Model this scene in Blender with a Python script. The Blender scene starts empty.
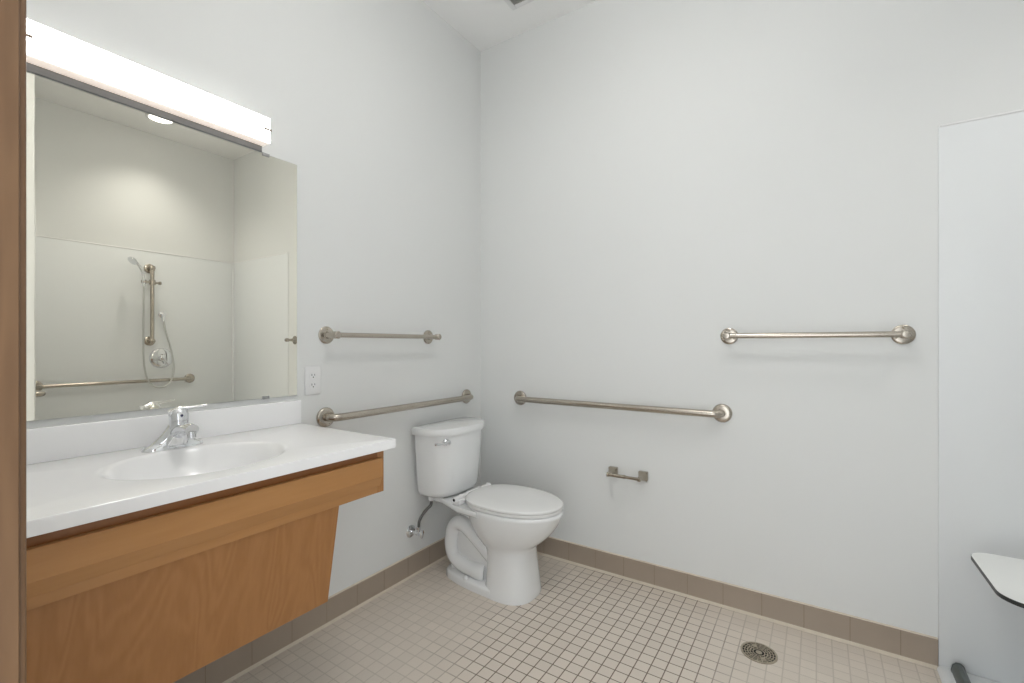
import bpy, bmesh, math
from mathutils import Vector, Matrix

PI = math.pi
C = bpy.context.scene.collection

# ------------------------------------------------------------------ materials
def new_mat(name):
    m = bpy.data.materials.new(name); m.use_nodes = True
    nt = m.node_tree
    for n in list(nt.nodes): nt.nodes.remove(n)
    out = nt.nodes.new('ShaderNodeOutputMaterial')
    b = nt.nodes.new('ShaderNodeBsdfPrincipled')
    nt.links.new(b.outputs[0], out.inputs[0])
    return m, nt, b

def rgb(c): return (c[0], c[1], c[2], 1.0)

def plain(name, col, rough=0.5, metal=0.0, coat=0.0, spec=0.5, noise=0.03, scale=6.0, bump=0.0, bscale=60.0, stretch=None):
    """plain surface with a faint procedural variation of colour and an optional fine bump"""
    m, nt, b = new_mat(name)
    tc = nt.nodes.new('ShaderNodeTexCoord')
    mp = nt.nodes.new('ShaderNodeMapping')
    if stretch: mp.inputs['Scale'].default_value = stretch
    nt.links.new(tc.outputs['Object'], mp.inputs[0])
    n = nt.nodes.new('ShaderNodeTexNoise'); n.inputs['Scale'].default_value = scale; n.inputs['Detail'].default_value = 3
    nt.links.new(mp.outputs[0], n.inputs[0])
    mx = nt.nodes.new('ShaderNodeMix'); mx.data_type = 'RGBA'
    nt.links.new(n.outputs[0], mx.inputs[0])
    mx.inputs[6].default_value = rgb([max(0, v * (1 - noise)) for v in col])
    mx.inputs[7].default_value = rgb([min(1, v * (1 + noise)) for v in col])
    nt.links.new(mx.outputs[2], b.inputs['Base Color'])
    b.inputs['Roughness'].default_value = rough
    b.inputs['Metallic'].default_value = metal
    b.inputs['Coat Weight'].default_value = coat
    b.inputs['Specular IOR Level'].default_value = spec
    if bump > 0:
        n2 = nt.nodes.new('ShaderNodeTexNoise'); n2.inputs['Scale'].default_value = bscale; n2.inputs['Detail'].default_value = 2
        nt.links.new(mp.outputs[0], n2.inputs[0])
        bp = nt.nodes.new('ShaderNodeBump'); bp.inputs['Strength'].default_value = bump; bp.inputs['Distance'].default_value = 0.001
        nt.links.new(n2.outputs[0], bp.inputs['Height'])
        nt.links.new(bp.outputs[0], b.inputs['Normal'])
    return m

def wood(name, base, dark, axis='Z', rough=0.35, warp=1.2, lines=22.0):
    """maple veneer: long soft figure along one axis"""
    m, nt, b = new_mat(name)
    tc = nt.nodes.new('ShaderNodeTexCoord')
    mp = nt.nodes.new('ShaderNodeMapping')
    s = {'X': (0.09, 1, 1), 'Y': (1, 0.09, 1), 'Z': (1, 1, 0.13)}[axis]
    mp.inputs['Scale'].default_value = s
    nt.links.new(tc.outputs['Object'], mp.inputs[0])
    n1 = nt.nodes.new('ShaderNodeTexNoise'); n1.inputs['Scale'].default_value = 6.5; n1.inputs['Detail'].default_value = 2; n1.inputs['Distortion'].default_value = warp
    nt.links.new(mp.outputs[0], n1.inputs[0])
    # contour rings from the low frequency noise
    mu = nt.nodes.new('ShaderNodeMath'); mu.operation = 'MULTIPLY'; mu.inputs[1].default_value = lines
    nt.links.new(n1.outputs[0], mu.inputs[0])
    si = nt.nodes.new('ShaderNodeMath'); si.operation = 'SINE'; nt.links.new(mu.outputs[0], si.inputs[0])
    ab = nt.nodes.new('ShaderNodeMapRange'); ab.inputs[1].default_value = -1; ab.inputs[2].default_value = 1
    nt.links.new(si.outputs[0], ab.inputs[0])
    n2 = nt.nodes.new('ShaderNodeTexNoise'); n2.inputs['Scale'].default_value = 120.0; n2.inputs['Detail'].default_value = 3
    nt.links.new(mp.outputs[0], n2.inputs[0])
    m1 = nt.nodes.new('ShaderNodeMath'); m1.operation = 'MULTIPLY'; m1.inputs[1].default_value = 0.38
    nt.links.new(ab.outputs[0], m1.inputs[0])
    m2 = nt.nodes.new('ShaderNodeMath'); m2.operation = 'MULTIPLY_ADD'; m2.inputs[1].default_value = 0.62
    nt.links.new(n2.outputs[0], m2.inputs[0]); nt.links.new(m1.outputs[0], m2.inputs[2])
    mx = nt.nodes.new('ShaderNodeMix'); mx.data_type = 'RGBA'
    nt.links.new(m2.outputs[0], mx.inputs[0])
    mx.inputs[6].default_value = rgb(base); mx.inputs[7].default_value = rgb(dark)
    nt.links.new(mx.outputs[2], b.inputs['Base Color'])
    b.inputs['Roughness'].default_value = rough
    return m

def emit(name, col, strength):
    m, nt, b = new_mat(name)
    b.inputs['Base Color'].default_value = rgb((0.9, 0.9, 0.9))
    b.inputs['Emission Color'].default_value = rgb(col)
    b.inputs['Emission Strength'].default_value = strength
    b.inputs['Roughness'].default_value = 0.4
    return m

def floor_tile_material():
    m, nt, b = new_mat('mosaic_floor_tile')
    N, L = nt.nodes, nt.links
    tc = N.new('ShaderNodeTexCoord')
    mp = N.new('ShaderNodeMapping'); mp.inputs['Location'].default_value = (-0.0015 + 5.05, 0.0235 + 4.9, 0)
    L.new(tc.outputs['Object'], mp.inputs[0])
    br = N.new('ShaderNodeTexBrick')
    br.offset = 0.0; br.squash = 1.0
    br.inputs['Scale'].default_value = 1.0
    br.inputs['Brick Width'].default_value = 0.0505
    br.inputs['Row Height'].default_value = 0.049
    br.inputs['Mortar Size'].default_value = 0.0021
    br.inputs['Mortar Smooth'].default_value = 0.15
    br.inputs['Bias'].default_value = 0.0
    br.inputs['Color1'].default_value = rgb((0.645, 0.58, 0.505))
    br.inputs['Color2'].default_value = rgb((0.685, 0.615, 0.535))
    L.new(mp.outputs[0], br.inputs['Vector'])
    # speckle of the unglazed tile
    sp = N.new('ShaderNodeTexNoise'); sp.inputs['Scale'].default_value = 420; sp.inputs['Detail'].default_value = 2
    L.new(tc.outputs['Object'], sp.inputs[0])
    spr = N.new('ShaderNodeMapRange'); spr.inputs[1].default_value = 0.3; spr.inputs[2].default_value = 0.7
    spr.inputs[3].default_value = 0.93; spr.inputs[4].default_value = 1.06
    L.new(sp.outputs[0], spr.inputs[0])
    mul = N.new('ShaderNodeVectorMath'); mul.operation = 'MULTIPLY'
    cmb = N.new('ShaderNodeCombineXYZ')
    for i in range(3): L.new(spr.outputs[0], cmb.inputs[i])
    L.new(br.outputs['Color'], mul.inputs[0]); L.new(cmb.outputs[0], mul.inputs[1])
    # grout: soiled brown over the walked-on middle, clean near the walls and the drain
    vd = N.new('ShaderNodeVectorMath'); vd.operation = 'SUBTRACT'; vd.inputs[1].default_value = (0.98, -0.50, 0)
    L.new(tc.outputs['Object'], vd.inputs[0])
    sc = N.new('ShaderNodeVectorMath'); sc.operation = 'MULTIPLY'; sc.inputs[1].default_value = (1.0, 0.62, 0)
    L.new(vd.outputs[0], sc.inputs[0])
    ln = N.new('ShaderNodeVectorMath'); ln.operation = 'LENGTH'; L.new(sc.outputs[0], ln.inputs[0])
    nz = N.new('ShaderNodeTexNoise'); nz.inputs['Scale'].default_value = 5.0; nz.inputs['Detail'].default_value = 4
    L.new(tc.outputs['Object'], nz.inputs[0])
    ad = N.new('ShaderNodeMath'); ad.operation = 'MULTIPLY_ADD'; ad.inputs[1].default_value = 0.35
    L.new(nz.outputs[0], ad.inputs[0]); L.new(ln.outputs['Value'], ad.inputs[2])
    mr = N.new('ShaderNodeMapRange'); mr.interpolation_type = 'SMOOTHSTEP'
    mr.inputs[1].default_value = 0.47; mr.inputs[2].default_value = 0.77
    L.new(ad.outputs[0], mr.inputs[0])
    gm = N.new('ShaderNodeMix'); gm.data_type = 'RGBA'
    gm.inputs[6].default_value = rgb((0.165, 0.12, 0.085)); gm.inputs[7].default_value = rgb((0.545, 0.485, 0.415))
    L.new(mr.outputs[0], gm.inputs[0])
    mx = N.new('ShaderNodeMix'); mx.data_type = 'RGBA'
    L.new(br.outputs['Fac'], mx.inputs[0]); L.new(mul.outputs[0], mx.inputs[6]); L.new(gm.outputs[2], mx.inputs[7])
    L.new(mx.outputs[2], b.inputs['Base Color'])
    b.inputs['Roughness'].default_value = 0.42
    iv = N.new('ShaderNodeMath'); iv.operation = 'SUBTRACT'; iv.inputs[0].default_value = 1.0
    L.new(br.outputs['Fac'], iv.inputs[1])
    bp = N.new('ShaderNodeBump'); bp.inputs['Strength'].default_value = 0.35; bp.inputs['Distance'].default_value = 0.001
    L.new(iv.outputs[0], bp.inputs['Height']); L.new(bp.outputs[0], b.inputs['Normal'])
    return m

def braid_material():
    m, nt, b = new_mat('braided_hose')
    tc = nt.nodes.new('ShaderNodeTexCoord')
    w = nt.nodes.new('ShaderNodeTexVoronoi'); w.inputs['Scale'].default_value = 450
    nt.links.new(tc.outputs['Object'], w.inputs[0])
    cr = nt.nodes.new('ShaderNodeValToRGB')
    cr.color_ramp.elements[0].color = (0.07, 0.07, 0.065, 1); cr.color_ramp.elements[1].color = (0.22, 0.22, 0.21, 1)
    nt.links.new(w.outputs[0], cr.inputs[0]); nt.links.new(cr.outputs[0], b.inputs['Base Color'])
    b.inputs['Roughness'].default_value = 0.45; b.inputs['Metallic'].default_value = 0.6
    return m

WALLC = (0.765, 0.775, 0.765)
M = {}
M['wall'] = plain('painted_wall', WALLC, rough=0.7, spec=0.3, noise=0.008, scale=2, bump=0.12, bscale=130)
M['ceiling'] = plain('painted_ceiling', (0.93, 0.93, 0.92), rough=0.7, noise=0.008, scale=2, bump=0.12, bscale=130)
M['floor'] = floor_tile_material()
M['base'] = plain('cove_base_tile', (0.36, 0.295, 0.235), rough=0.35, noise=0.06, scale=9)
M['base_grout'] = plain('cove_base_grout', (0.62, 0.55, 0.45), rough=0.8, noise=0.08, scale=30)
M['base_joint'] = plain('cove_base_joint', (0.27, 0.215, 0.165), rough=0.8, noise=0.08, scale=30)
M['counter'] = plain('cultured_marble', (0.93, 0.93, 0.935), rough=0.22, noise=0.012, scale=5, coat=0.3)
M['ceramic'] = plain('vitreous_china', (0.83, 0.84, 0.84), rough=0.09, noise=0.006, scale=3, coat=0.5)
M['seat'] = plain('seat_plastic', (0.83, 0.83, 0.82), rough=0.22, noise=0.006, scale=3)
M['nickel'] = plain('brushed_nickel', (0.49, 0.445, 0.385), rough=0.25, metal=1.0, noise=0.05, scale=40, stretch=(1, 1, 8))
M['holder'] = plain('satin_nickel', (0.42, 0.375, 0.31), rough=0.17, metal=1.0, noise=0.04, scale=40)
M['chrome'] = plain('polished_chrome', (0.80, 0.81, 0.83), rough=0.06, metal=1.0, noise=0.01)
M['darkhole'] = plain('dark_recess', (0.015, 0.015, 0.015), rough=0.8)
M['brass'] = plain('brass_nut', (0.55, 0.33, 0.2), rough=0.3, metal=1.0)
M['steel'] = plain('satin_steel', (0.42, 0.42, 0.42), rough=0.4, metal=0.8, noise=0.03)
M['hose'] = braid_material()
M['shower_hose'] = plain('metal_hose', (0.55, 0.55, 0.53), rough=0.3, metal=0.9, noise=0.05, scale=300)
M['plastic'] = plain('white_plastic', (0.80, 0.80, 0.80), rough=0.35, noise=0.006)
M['surround'] = plain('shower_surround_acrylic', (0.765, 0.785, 0.79), rough=0.42, noise=0.006, scale=2, coat=0.0)
M['phenolic_top'] = plain('white_phenolic', (0.83, 0.84, 0.82), rough=0.3, noise=0.006)
M['phenolic_core'] = plain('black_phenolic_core', (0.025, 0.028, 0.027), rough=0.35, noise=0.2, scale=60)
M['rubber'] = plain('grey_rubber', (0.11, 0.13, 0.125), rough=0.4, noise=0.1, scale=40)
M['iron'] = plain('weathered_drain_metal', (0.42, 0.37, 0.29), rough=0.45, metal=0.5, noise=0.35, scale=60)
M['wood_h'] = wood('maple_fascia', (0.48, 0.245, 0.092), (0.40, 0.190, 0.063), 'Y', rough=0.3, lines=18)
M['wood_v'] = wood('maple_panel', (0.42, 0.20, 0.070), (0.325, 0.142, 0.043), 'Z', rough=0.35, lines=60)
M['wood_frame'] = wood('maple_face_frame', (0.30, 0.12, 0.035), (0.23, 0.085, 0.022), 'Y', rough=0.35, lines=14)
M['wood_jamb'] = wood('oak_jamb', (0.20, 0.112, 0.055), (0.125, 0.065, 0.03), 'Z', rough=0.4, lines=60)
M['diffuser'] = emit('lit_acrylic', (1.0, 0.975, 0.95), 10.0)
M['diffuser_low'] = emit('lit_acrylic_lower', (1.0, 0.80, 0.66), 0.45)
M['diffuser_top'] = emit('lit_acrylic_top', (1.0, 0.97, 0.93), 0.8)
M['clip'] = plain('tan_metal_clip', (0.30, 0.24, 0.19), rough=0.5, metal=0.2)
M['led'] = emit('lit_downlight_lens', (1.0, 0.985, 0.96), 3.0)
M['opal'] = emit('added_fill_opal', (1.0, 0.985, 0.96), 22.0)  # glow of the added fill drum
M['mirror_edge'] = plain('mirror_edge', (0.25, 0.28, 0.27), rough=0.3, metal=0.5)
mm, nt, b = new_mat('silvered_glass')
tc = nt.nodes.new('ShaderNodeTexCoord'); nn = nt.nodes.new('ShaderNodeTexNoise'); nn.inputs['Scale'].default_value = 1.5
nt.links.new(tc.outputs['Object'], nn.inputs[0])
mx = nt.nodes.new('ShaderNodeMix'); mx.data_type = 'RGBA'; nt.links.new(nn.outputs[0], mx.inputs[0])
mx.inputs[6].default_value = rgb((0.93, 0.90, 0.80)); mx.inputs[7].default_value = rgb((0.945, 0.915, 0.82))
nt.links.new(mx.outputs[2], b.inputs['Base Color'])
b.inputs['Metallic'].default_value = 1.0; b.inputs['Roughness'].default_value = 0.0
M['mirror'] = mm

# ------------------------------------------------------------------ mesh helpers
def BM(): return bmesh.new()

def finish(bm, angle=38):
    bmesh.ops.remove_doubles(bm, verts=bm.verts, dist=1e-5)
    bmesh.ops.recalc_face_normals(bm, faces=bm.faces)
    lim = math.radians(angle)
    for f in bm.faces: f.smooth = True
    for e in bm.edges:
        e.smooth = not (len(e.link_faces) == 2 and e.calc_face_angle(0) > lim) and len(e.link_faces) == 2

def root_loc(p):
    v = Vector((0, 0, 0))
    while p is not None:
        v += p.location; p = p.parent
    return v

def obj(name, bm, mats, parent=None, origin=None, angle=38):
    """links a bmesh given in room coordinates as one mesh object"""
    finish(bm, angle)
    if parent is not None:
        off = root_loc(parent)
    elif origin is not None:
        off = Vector(origin)
    else:
        off = Vector((0, 0, 0))
    bmesh.ops.translate(bm, verts=bm.verts, vec=-off)
    me = bpy.data.meshes.new(name); bm.to_mesh(me); bm.free()
    if not isinstance(mats, (list, tuple)): mats = [mats]
    for m in mats: me.materials.append(m)
    o = bpy.data.objects.new(name, me); C.objects.link(o)
    if parent is not None: o.parent = parent
    else: o.location = off
    return o

def thing(name, label, cat, loc, group=None):
    o = bpy.data.objects.new(name, None); C.objects.link(o)
    o.empty_display_size = 0.05
    o.location = loc; o['label'] = label; o['category'] = cat
    if group: o['group'] = group
    return o

def struct(name, bm, mats, angle=38):
    o = obj(name, bm, mats, angle=angle); o['kind'] = 'structure'; return o

def box(bm, x0, x1, y0, y1, z0, z1, bev=0.0, seg=2, mi=0):
    vs = [bm.verts.new(p) for p in [(x0,y0,z0),(x1,y0,z0),(x1,y1,z0),(x0,y1,z0),(x0,y0,z1),(x1,y0,z1),(x1,y1,z1),(x0,y1,z1)]]
    fs = [bm.faces.new([vs[i] for i in f]) for f in [(3,2,1,0),(4,5,6,7),(0,1,5,4),(1,2,6,5),(2,3,7,6),(3,0,4,7)]]
    for f in fs: f.material_index = mi
    if bev > 0:
        es = list({e for f in fs for e in f.edges})
        r = bmesh.ops.bevel(bm, geom=es, offset=bev, segments=seg, profile=0.5, affect='EDGES')
        for f in r['faces']: f.material_index = mi

def frame_of(d):
    d = d.normalized()
    a = Vector((0, 0, 1)) if abs(d.z) < 0.9 else Vector((1, 0, 0))
    u = d.cross(a).normalized(); v = d.cross(u).normalized()
    return u, v

def lathe(bm, o, d, prof, seg=32, mi=0, squash=(1, 1)):
    """prof: list of (distance along d, radius)"""
    o = Vector(o); d = Vector(d).normalized(); u, v = frame_of(d)
    rings = []
    for t, r in prof:
        if r < 1e-6: rings.append([bm.verts.new(o + d * t)])
        else: rings.append([bm.verts.new(o + d * t + u * (r * squash[0] * math.cos(2*PI*k/seg)) + v * (r * squash[1] * math.sin(2*PI*k/seg))) for k in range(seg)])
    for A, B in zip(rings, rings[1:]):
        for k in range(seg):
            a0, a1 = A[k % len(A)], A[(k+1) % len(A)]; b0, b1 = B[k % len(B)], B[(k+1) % len(B)]
            vv = []
            for q in (a0, a1, b1, b0):
                if q not in vv: vv.append(q)
            if len(vv) >= 3:
                f = bm.faces.new(vv); f.material_index = mi
    for R in (rings[0], rings[-1]):
        if len(R) > 2: f = bm.faces.new(R); f.material_index = mi

def smooth_path(pts, n=8):
    """Catmull-Rom"""
    P = [Vector(p) for p in pts]; P = [2*P[0]-P[1]] + P + [2*P[-1]-P[-2]]
    out = []
    for i in range(1, len(P)-2):
        for k in range(n):
            t = k/n; a, b_, c, d = P[i-1], P[i], P[i+1], P[i+2]
            out.append(0.5*((2*b_) + (c-a)*t + (2*a-5*b_+4*c-d)*t*t + (3*b_-a-3*c+d)*t**3))
    out.append(P[-2]); return out

def tube(bm, pts, r, seg=16, caps=True, ry=None, axis=None, mi=0):
    """r radius or list; ry + axis give an elliptical section whose second radius lies along axis"""
    pts = [Vector(p) for p in pts]; n = len(pts)
    rr = r if isinstance(r, (list, tuple)) else [r]*n
    rings = []; u = None
    for i, p in enumerate(pts):
        d = (pts[min(i+1, n-1)] - pts[max(i-1, 0)]).normalized()
        if axis is not None:
            v = Vector(axis); u = d.cross(v).normalized()
        else:
            if u is None: u, v = frame_of(d)
            else: u = (u - d*u.dot(d)).normalized()
            v = d.cross(u).normalized()
        r2 = rr[i] if ry is None else (ry[i] if isinstance(ry, (list, tuple)) else ry)
        rings.append([bm.verts.new(p + u*(rr[i]*math.cos(2*PI*k/seg)) + v*(r2*math.sin(2*PI*k/seg))) for k in range(seg)])
    for A, B in zip(rings, rings[1:]):
        for k in range(seg):
            f = bm.faces.new((A[k], A[(k+1)%seg], B[(k+1)%seg], B[k])); f.material_index = mi
    if caps:
        for R in (rings[0], rings[-1]):
            f = bm.faces.new(R); f.material_index = mi

def loft(bm, rings, cap0=True, cap1=True, mi=0):
    R = [[bm.verts.new(p) for p in ring] for ring in rings]
    n = len(R[0])
    for A, B in zip(R, R[1:]):
        for k in range(n):
            f = bm.faces.new((A[k], A[(k+1)%n], B[(k+1)%n], B[k])); f.material_index = mi
    if cap0: bm.faces.new(R[0]).material_index = mi
    if cap1: bm.faces.new(R[-1]).material_index = mi

def spow(c, e): return math.copysign(abs(c)**e, c)

def egg(z, xr, xf, w, cy, n=2.2, seg=56, wide=0.42, nb=None):
    """egg outline in plan: the widest point lies at fraction wide from the rear"""
    xm = xr + (xf-xr)*wide; out = []
    for k in range(seg):
        t = 2*PI*k/seg; c, s = math.cos(t), math.sin(t)
        e = 2/(n if c > 0 else (nb or n))
        L = (xf-xm) if c > 0 else (xm-xr)
        out.append((xm + L*spow(c, e), cy + w*spow(s, e), z))
    return out

def prism(bm, outline, lo, hi, axis=2, bev=0.0, seg=2, mi=0):
    """outline: 2D points; axis: which coordinate is the extrusion"""
    def P(p, h):
        q = list(p); q.insert(axis, h); return q
    A = [bm.verts.new(P(p, lo)) for p in outline]; B = [bm.verts.new(P(p, hi)) for p in outline]
    n = len(A); fs = [bm.faces.new(A), bm.faces.new(B)]
    for k in range(n): fs.append(bm.faces.new((A[k], A[(k+1)%n], B[(k+1)%n], B[k])))
    for f in fs: f.material_index = mi
    if bev > 0:
        es = list(fs[0].edges) + list(fs[1].edges)
        r = bmesh.ops.bevel(bm, geom=es, offset=bev, segments=seg, profile=0.5, affect='EDGES')
        for f in r['faces']: f.material_index = mi

# ------------------------------------------------------------------ room
W, H = 3.0248, 2.9705
PX, PT, ND = 2.088, 0.006, -1.546      # shower: edge of the panels, their thickness, side wall
DY = -2.167                            # room face of the doorway wall
JX0, JX1 = 1.1425, 2.05                 # doorway between its jambs
T = 0.12

bm = BM(); box(bm, -T, W+T, DY-0.14, T, -0.1, 0.0); struct('floor', bm, M['floor'])
bm = BM(); box(bm, -T, W+T, DY-0.14, T, H, H+0.1); struct('ceiling', bm, M['ceiling'])
bm = BM(); box(bm, -T, 0, DY-0.14, T, 0, H); struct('wall_left', bm, M['wall'])
bm = BM(); box(bm, 0, W, 0, T, 0, H); struct('wall_back', bm, M['wall'])
bm = BM(); box(bm, W, W+T, DY-0.14, T, 0, H); struct('wall_right', bm, M['wall'])
bm = BM(); box(bm, PX, W, DY, ND, 0, H); struct('wall_shower_side', bm, M['wall'])
bm = BM()
box(bm, 0, JX0-0.018, DY-0.14, DY, 0, H)
box(bm, JX1+0.018, W, DY-0.14, DY, 0, H)
box(bm, JX0-0.018, JX1+0.018, DY-0.14, DY, 2.06, H)
struct('wall_front', bm, M['wall'])

# doorway lining: rounded wooden jambs, head and casing
for nm, s, xj, tag_ in (('trim_1', -1, JX0, 0), ('trim_2', 1, JX1, 0)):
    bm = BM()
    box(bm, min(xj, xj+s*0.018), max(xj, xj+s*0.018), DY-0.15, DY+0.0118, 0, 2.06, bev=0.0012, seg=3)
    box(bm, min(xj+s*0.0045, xj+s*0.07), max(xj+s*0.0045, xj+s*0.07), DY, DY+0.0172, 0, 2.115, bev=0.003, seg=3) if s < 0 else \
        box(bm, xj+0.0045, PX-0.001, DY, DY+0.0165, 0, 2.115, bev=0.004, seg=3)
    struct(nm, bm, M['wood_jamb'])
bm = BM()
box(bm, JX0, JX1, DY-0.15, DY+0.0085, 2.042, 2.06, bev=0.002)
box(bm, JX0-0.0045, JX1+0.0045, DY, DY+0.0165, 2.048, 2.115, bev=0.004)
struct('trim_3', bm, M['wood_jamb'])

# cove base: 6 inch tiles 104 mm high, each a bent plate, on a grout bed
def cove_profile():
    """(out, z) from the top edge down, then the hollow at the floor"""
    return [(0.0, 0.1045), (0.0065, 0.1045), (0.0085, 0.1025), (0.0085, 0.014), (0.0098, 0.009), (0.0103, 0.0075), (0.0, 0.0075)]
def baseboard(name, place, start, end, joints):
    """place(s, out, z) -> room point; s runs along the wall"""
    bm = BM(); prof = cove_profile(); g = 0.0014
    cuts = [start] + [j for j in joints if start+0.01 < j < end-0.01] + [end]
    for a, b_ in zip(cuts, cuts[1:]):
        a2 = a+g if a != start else a; b2 = b_-g if b_ != end else b_
        loft(bm, [[place(s, o, z) for o, z in prof] for s in (a2, b2)], mi=0)
    # joint filler standing just below the tile faces
    loft(bm, [[place(s, o, z) for o, z in [(0, 0.1038), (0.0078, 0.1038), (0.0078, 0.016), (0.0095, 0.009), (0.0095, 0), (0, 0)]] for s in (start, end)], mi=2)
    # pale caulk line along the top and the floor
    loft(bm, [[place(s, o, z) for o, z in [(0, 0.1045), (0.007, 0.1045), (0.003, 0.1075), (0, 0.1085)]] for s in (start, end)], mi=1)
    loft(bm, [[place(s, o, z) for o, z in [(0.008, 0.0), (0.008, 0.0095), (0.0100, 0.0095), (0.0165, 0.0012), (0.017, 0.0)]] for s in (start, end)], mi=1)
    struct(name, bm, [M['base'], M['base_grout'], M['base_joint']], angle=30)
J = 0.1533
baseboard('baseboard_back', lambda s, o, z: (s, -o, z), 0.0, PX-0.001, [1.829 + J*k for k in range(-12, 3)])
baseboard('baseboard_left', lambda s, o, z: (o, s, z), DY, -0.0095, [-1.3760 + J*k for k in range(-6, 10)])
baseboard('baseboard_front', lambda s, o, z: (s, DY+o, z), 0.026, JX0-0.072, [0.2 + J*k for k in range(0, 8)])
baseboard('baseboard_shower', lambda s, o, z: (PX-o, s, z), DY+0.02, ND-0.004, [-2.0 + J*k for k in range(0, 6)])

# ------------------------------------------------------------------ shower surround
bm = BM()
box(bm, PX, W-0.001, -PT, -0.0005, 0.0125, 1.965, bev=0.0025, seg=2)
root = thing('shower_surround', 'glossy white three-sided shower wall panels beside the fold-down seat', 'shower surround', ((PX+W)/2, ND/2, 0.012))
obj('back_panel', bm, M['surround'], root)
bm = BM(); box(bm, W-PT, W-0.0005, ND+PT+0.001, -PT-0.001, 0.0125, 1.965, bev=0.003); obj('long_panel', bm, M['surround'], root)
bm = BM(); box(bm, PX+0.004, W-0.001, ND+0.0005, ND+PT, 0.0125, 1.965, bev=0.0025); obj('side_panel', bm, M['surround'], root)
# rounded inside corners
for y in (-PT-0.004, ND+PT+0.004):
    bm = BM(); tube(bm, [(W-PT-0.004, y, 0.03), (W-PT-0.004, y, 1.962)], 0.0085, seg=12); obj('corner_bead', bm, M['surround'], root)
bm = BM()
tube(bm, [(PX+0.003, -PT+0.001, 1.9645), (W-PT, -PT+0.001, 1.9645), (W-PT+0.001, ND+PT, 1.9645)], 0.0045, seg=10)
obj('top_lip', bm, M['plastic'], root)
# pan
bm = BM()
loft(bm, [[(x, y, z) for (x, z) in [(PX-0.006, 0.0005), (PX-0.004, 0.006), (PX+0.006, 0.014), (PX+0.03, 0.017), (PX+0.055, 0.014), (PX+0.10, 0.0128), (W-0.03, 0.0128), (W-0.012, 0.02), (W-0.0065, 0.03), (W-0.0065, 0.0005)]] for y in (ND+0.0065, -0.0065)])
pan = obj('shower_pan', bm, M['surround'], origin=((PX+W)/2, ND/2, 0))
pan['label'] = 'low white shower pan with a rounded lip inside the shower panels'; pan['category'] = 'shower pan'
# collapsible water dam lying along the lip
root = thing('shower_dam', 'dark grey rubber water dam with a round nose on the shower pan lip', 'water dam', (2.136, -0.7, 0.016))
bm = BM()
prof = [(-0.018, 0.0), (-0.020, 0.008), (-0.016, 0.027), (-0.007, 0.037), (0.004, 0.038), (0.013, 0.030), (0.018, 0.011), (0.018, 0.0)]
loft(bm, [[(2.136+a, y, 0.0165+b_) for a, b_ in prof] for y in (ND+0.05, -0.040)])
obj('dam_strip', bm, M['rubber'], root)
bm = BM()
rings = []
for k in range(7):
    a = k/6*PI/2; s = math.cos(a)*0.94+0.06
    rings.append([(2.136+p*s*1.08, -0.040+0.024*math.sin(a), 0.0166+q*(1.06*s)) for p, q in prof])
loft(bm, rings); obj('end_cap', bm, M['rubber'], root)

# ------------------------------------------------------------------ vanity
CR = -1.195; CL = DY+0.002; CT = 0.864; CB = 0.8335; CF = 0.560
bcx, bcy, ba, bb_ = 0.312, -1.665, 0.178, 0.212
root = thing('sink_counter', 'white wall-hung vanity top with molded oval basin under the mirror', 'sink', (0.28, -1.68, CB))
bm = BM()
x0, x1, y0, y1 = 0.0015, CF, CL, CR
angs = sorted({2*PI*k/96 for k in range(96)} | {math.atan2(y-bcy, x-bcx) % (2*PI) for x in (x0, x1) for y in (y0, y1)})
def rect_hit(a):
    c, s = math.cos(a), math.sin(a); t = 1e9
    if c > 1e-9: t = min(t, (x1-bcx)/c)
    if c < -1e-9: t = min(t, (x0-bcx)/c)
    if s > 1e-9: t = min(t, (y1-bcy)/s)
    if s < -1e-9: t = min(t, (y0-bcy)/s)
    return bcx+c*t, bcy+s*t
def ell(a, k): 
    c, s = math.cos(a), math.sin(a); t = 1/math.sqrt((c/ba)**2+(s/bb_)**2)
    return bcx+c*t*k, bcy+s*t*k
rings = []
for k, dz in [(0.10, 0.1385), (0.2, 0.137), (0.3, 0.133), (0.4, 0.126), (0.5, 0.116), (0.6, 0.102), (0.68, 0.088), (0.75, 0.073), (0.82, 0.055), (0.87, 0.040), (0.91, 0.027), (0.945, 0.0155), (0.97, 0.0085), (0.99, 0.0042), (1.01, 0.0016), (1.035, 0.0004), (1.06, 0.0)]:
    rings.append([(*ell(a, k), CT-dz) for a in angs])
def shrink(p, d, z):
    return (min(max(p[0], x0+d), x1-d), min(max(p[1], y0+d), y1-d), z)
outer = [rect_hit(a) for a in angs]
rings.append([shrink(p, 0.0035, CT) for p in outer])
for d, z in [(0.0012, CT-0.0004), (0.0003, CT-0.0014), (0.0, CT-0.003), (0.0, CB+0.001), (0.001, CB)]: rings.append([shrink(p, d, z) for p in outer])
rings.append([(*ell(a, 1.1), CB) for a in angs])
for k, dz in [(1.02, 0.05), (0.95, 0.09), (0.8, 0.125), (0.5, 0.148), (0.1, 0.158)]: rings.append([(*ell(a, k), CT-dz) for a in angs])
loft(bm, rings); obj('counter_slab', bm, M['counter'], root, angle=30)
bm = BM(); box(bm, 0.0015, 0.0205, CL, CR+0.005, CT-0.001, 0.9555, bev=0.004, seg=3); obj('backsplash', bm, M['counter'], root)
bm = BM()
lathe(bm, (bcx, bcy, CT-0.139), (0, 0, 1), [(0, 0.022), (0.003, 0.022), (0.004, 0.018), (0.003, 0.012), (0.001, 0.0)], 24)
obj('drain_flange', bm, M['chrome'], root)

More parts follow.
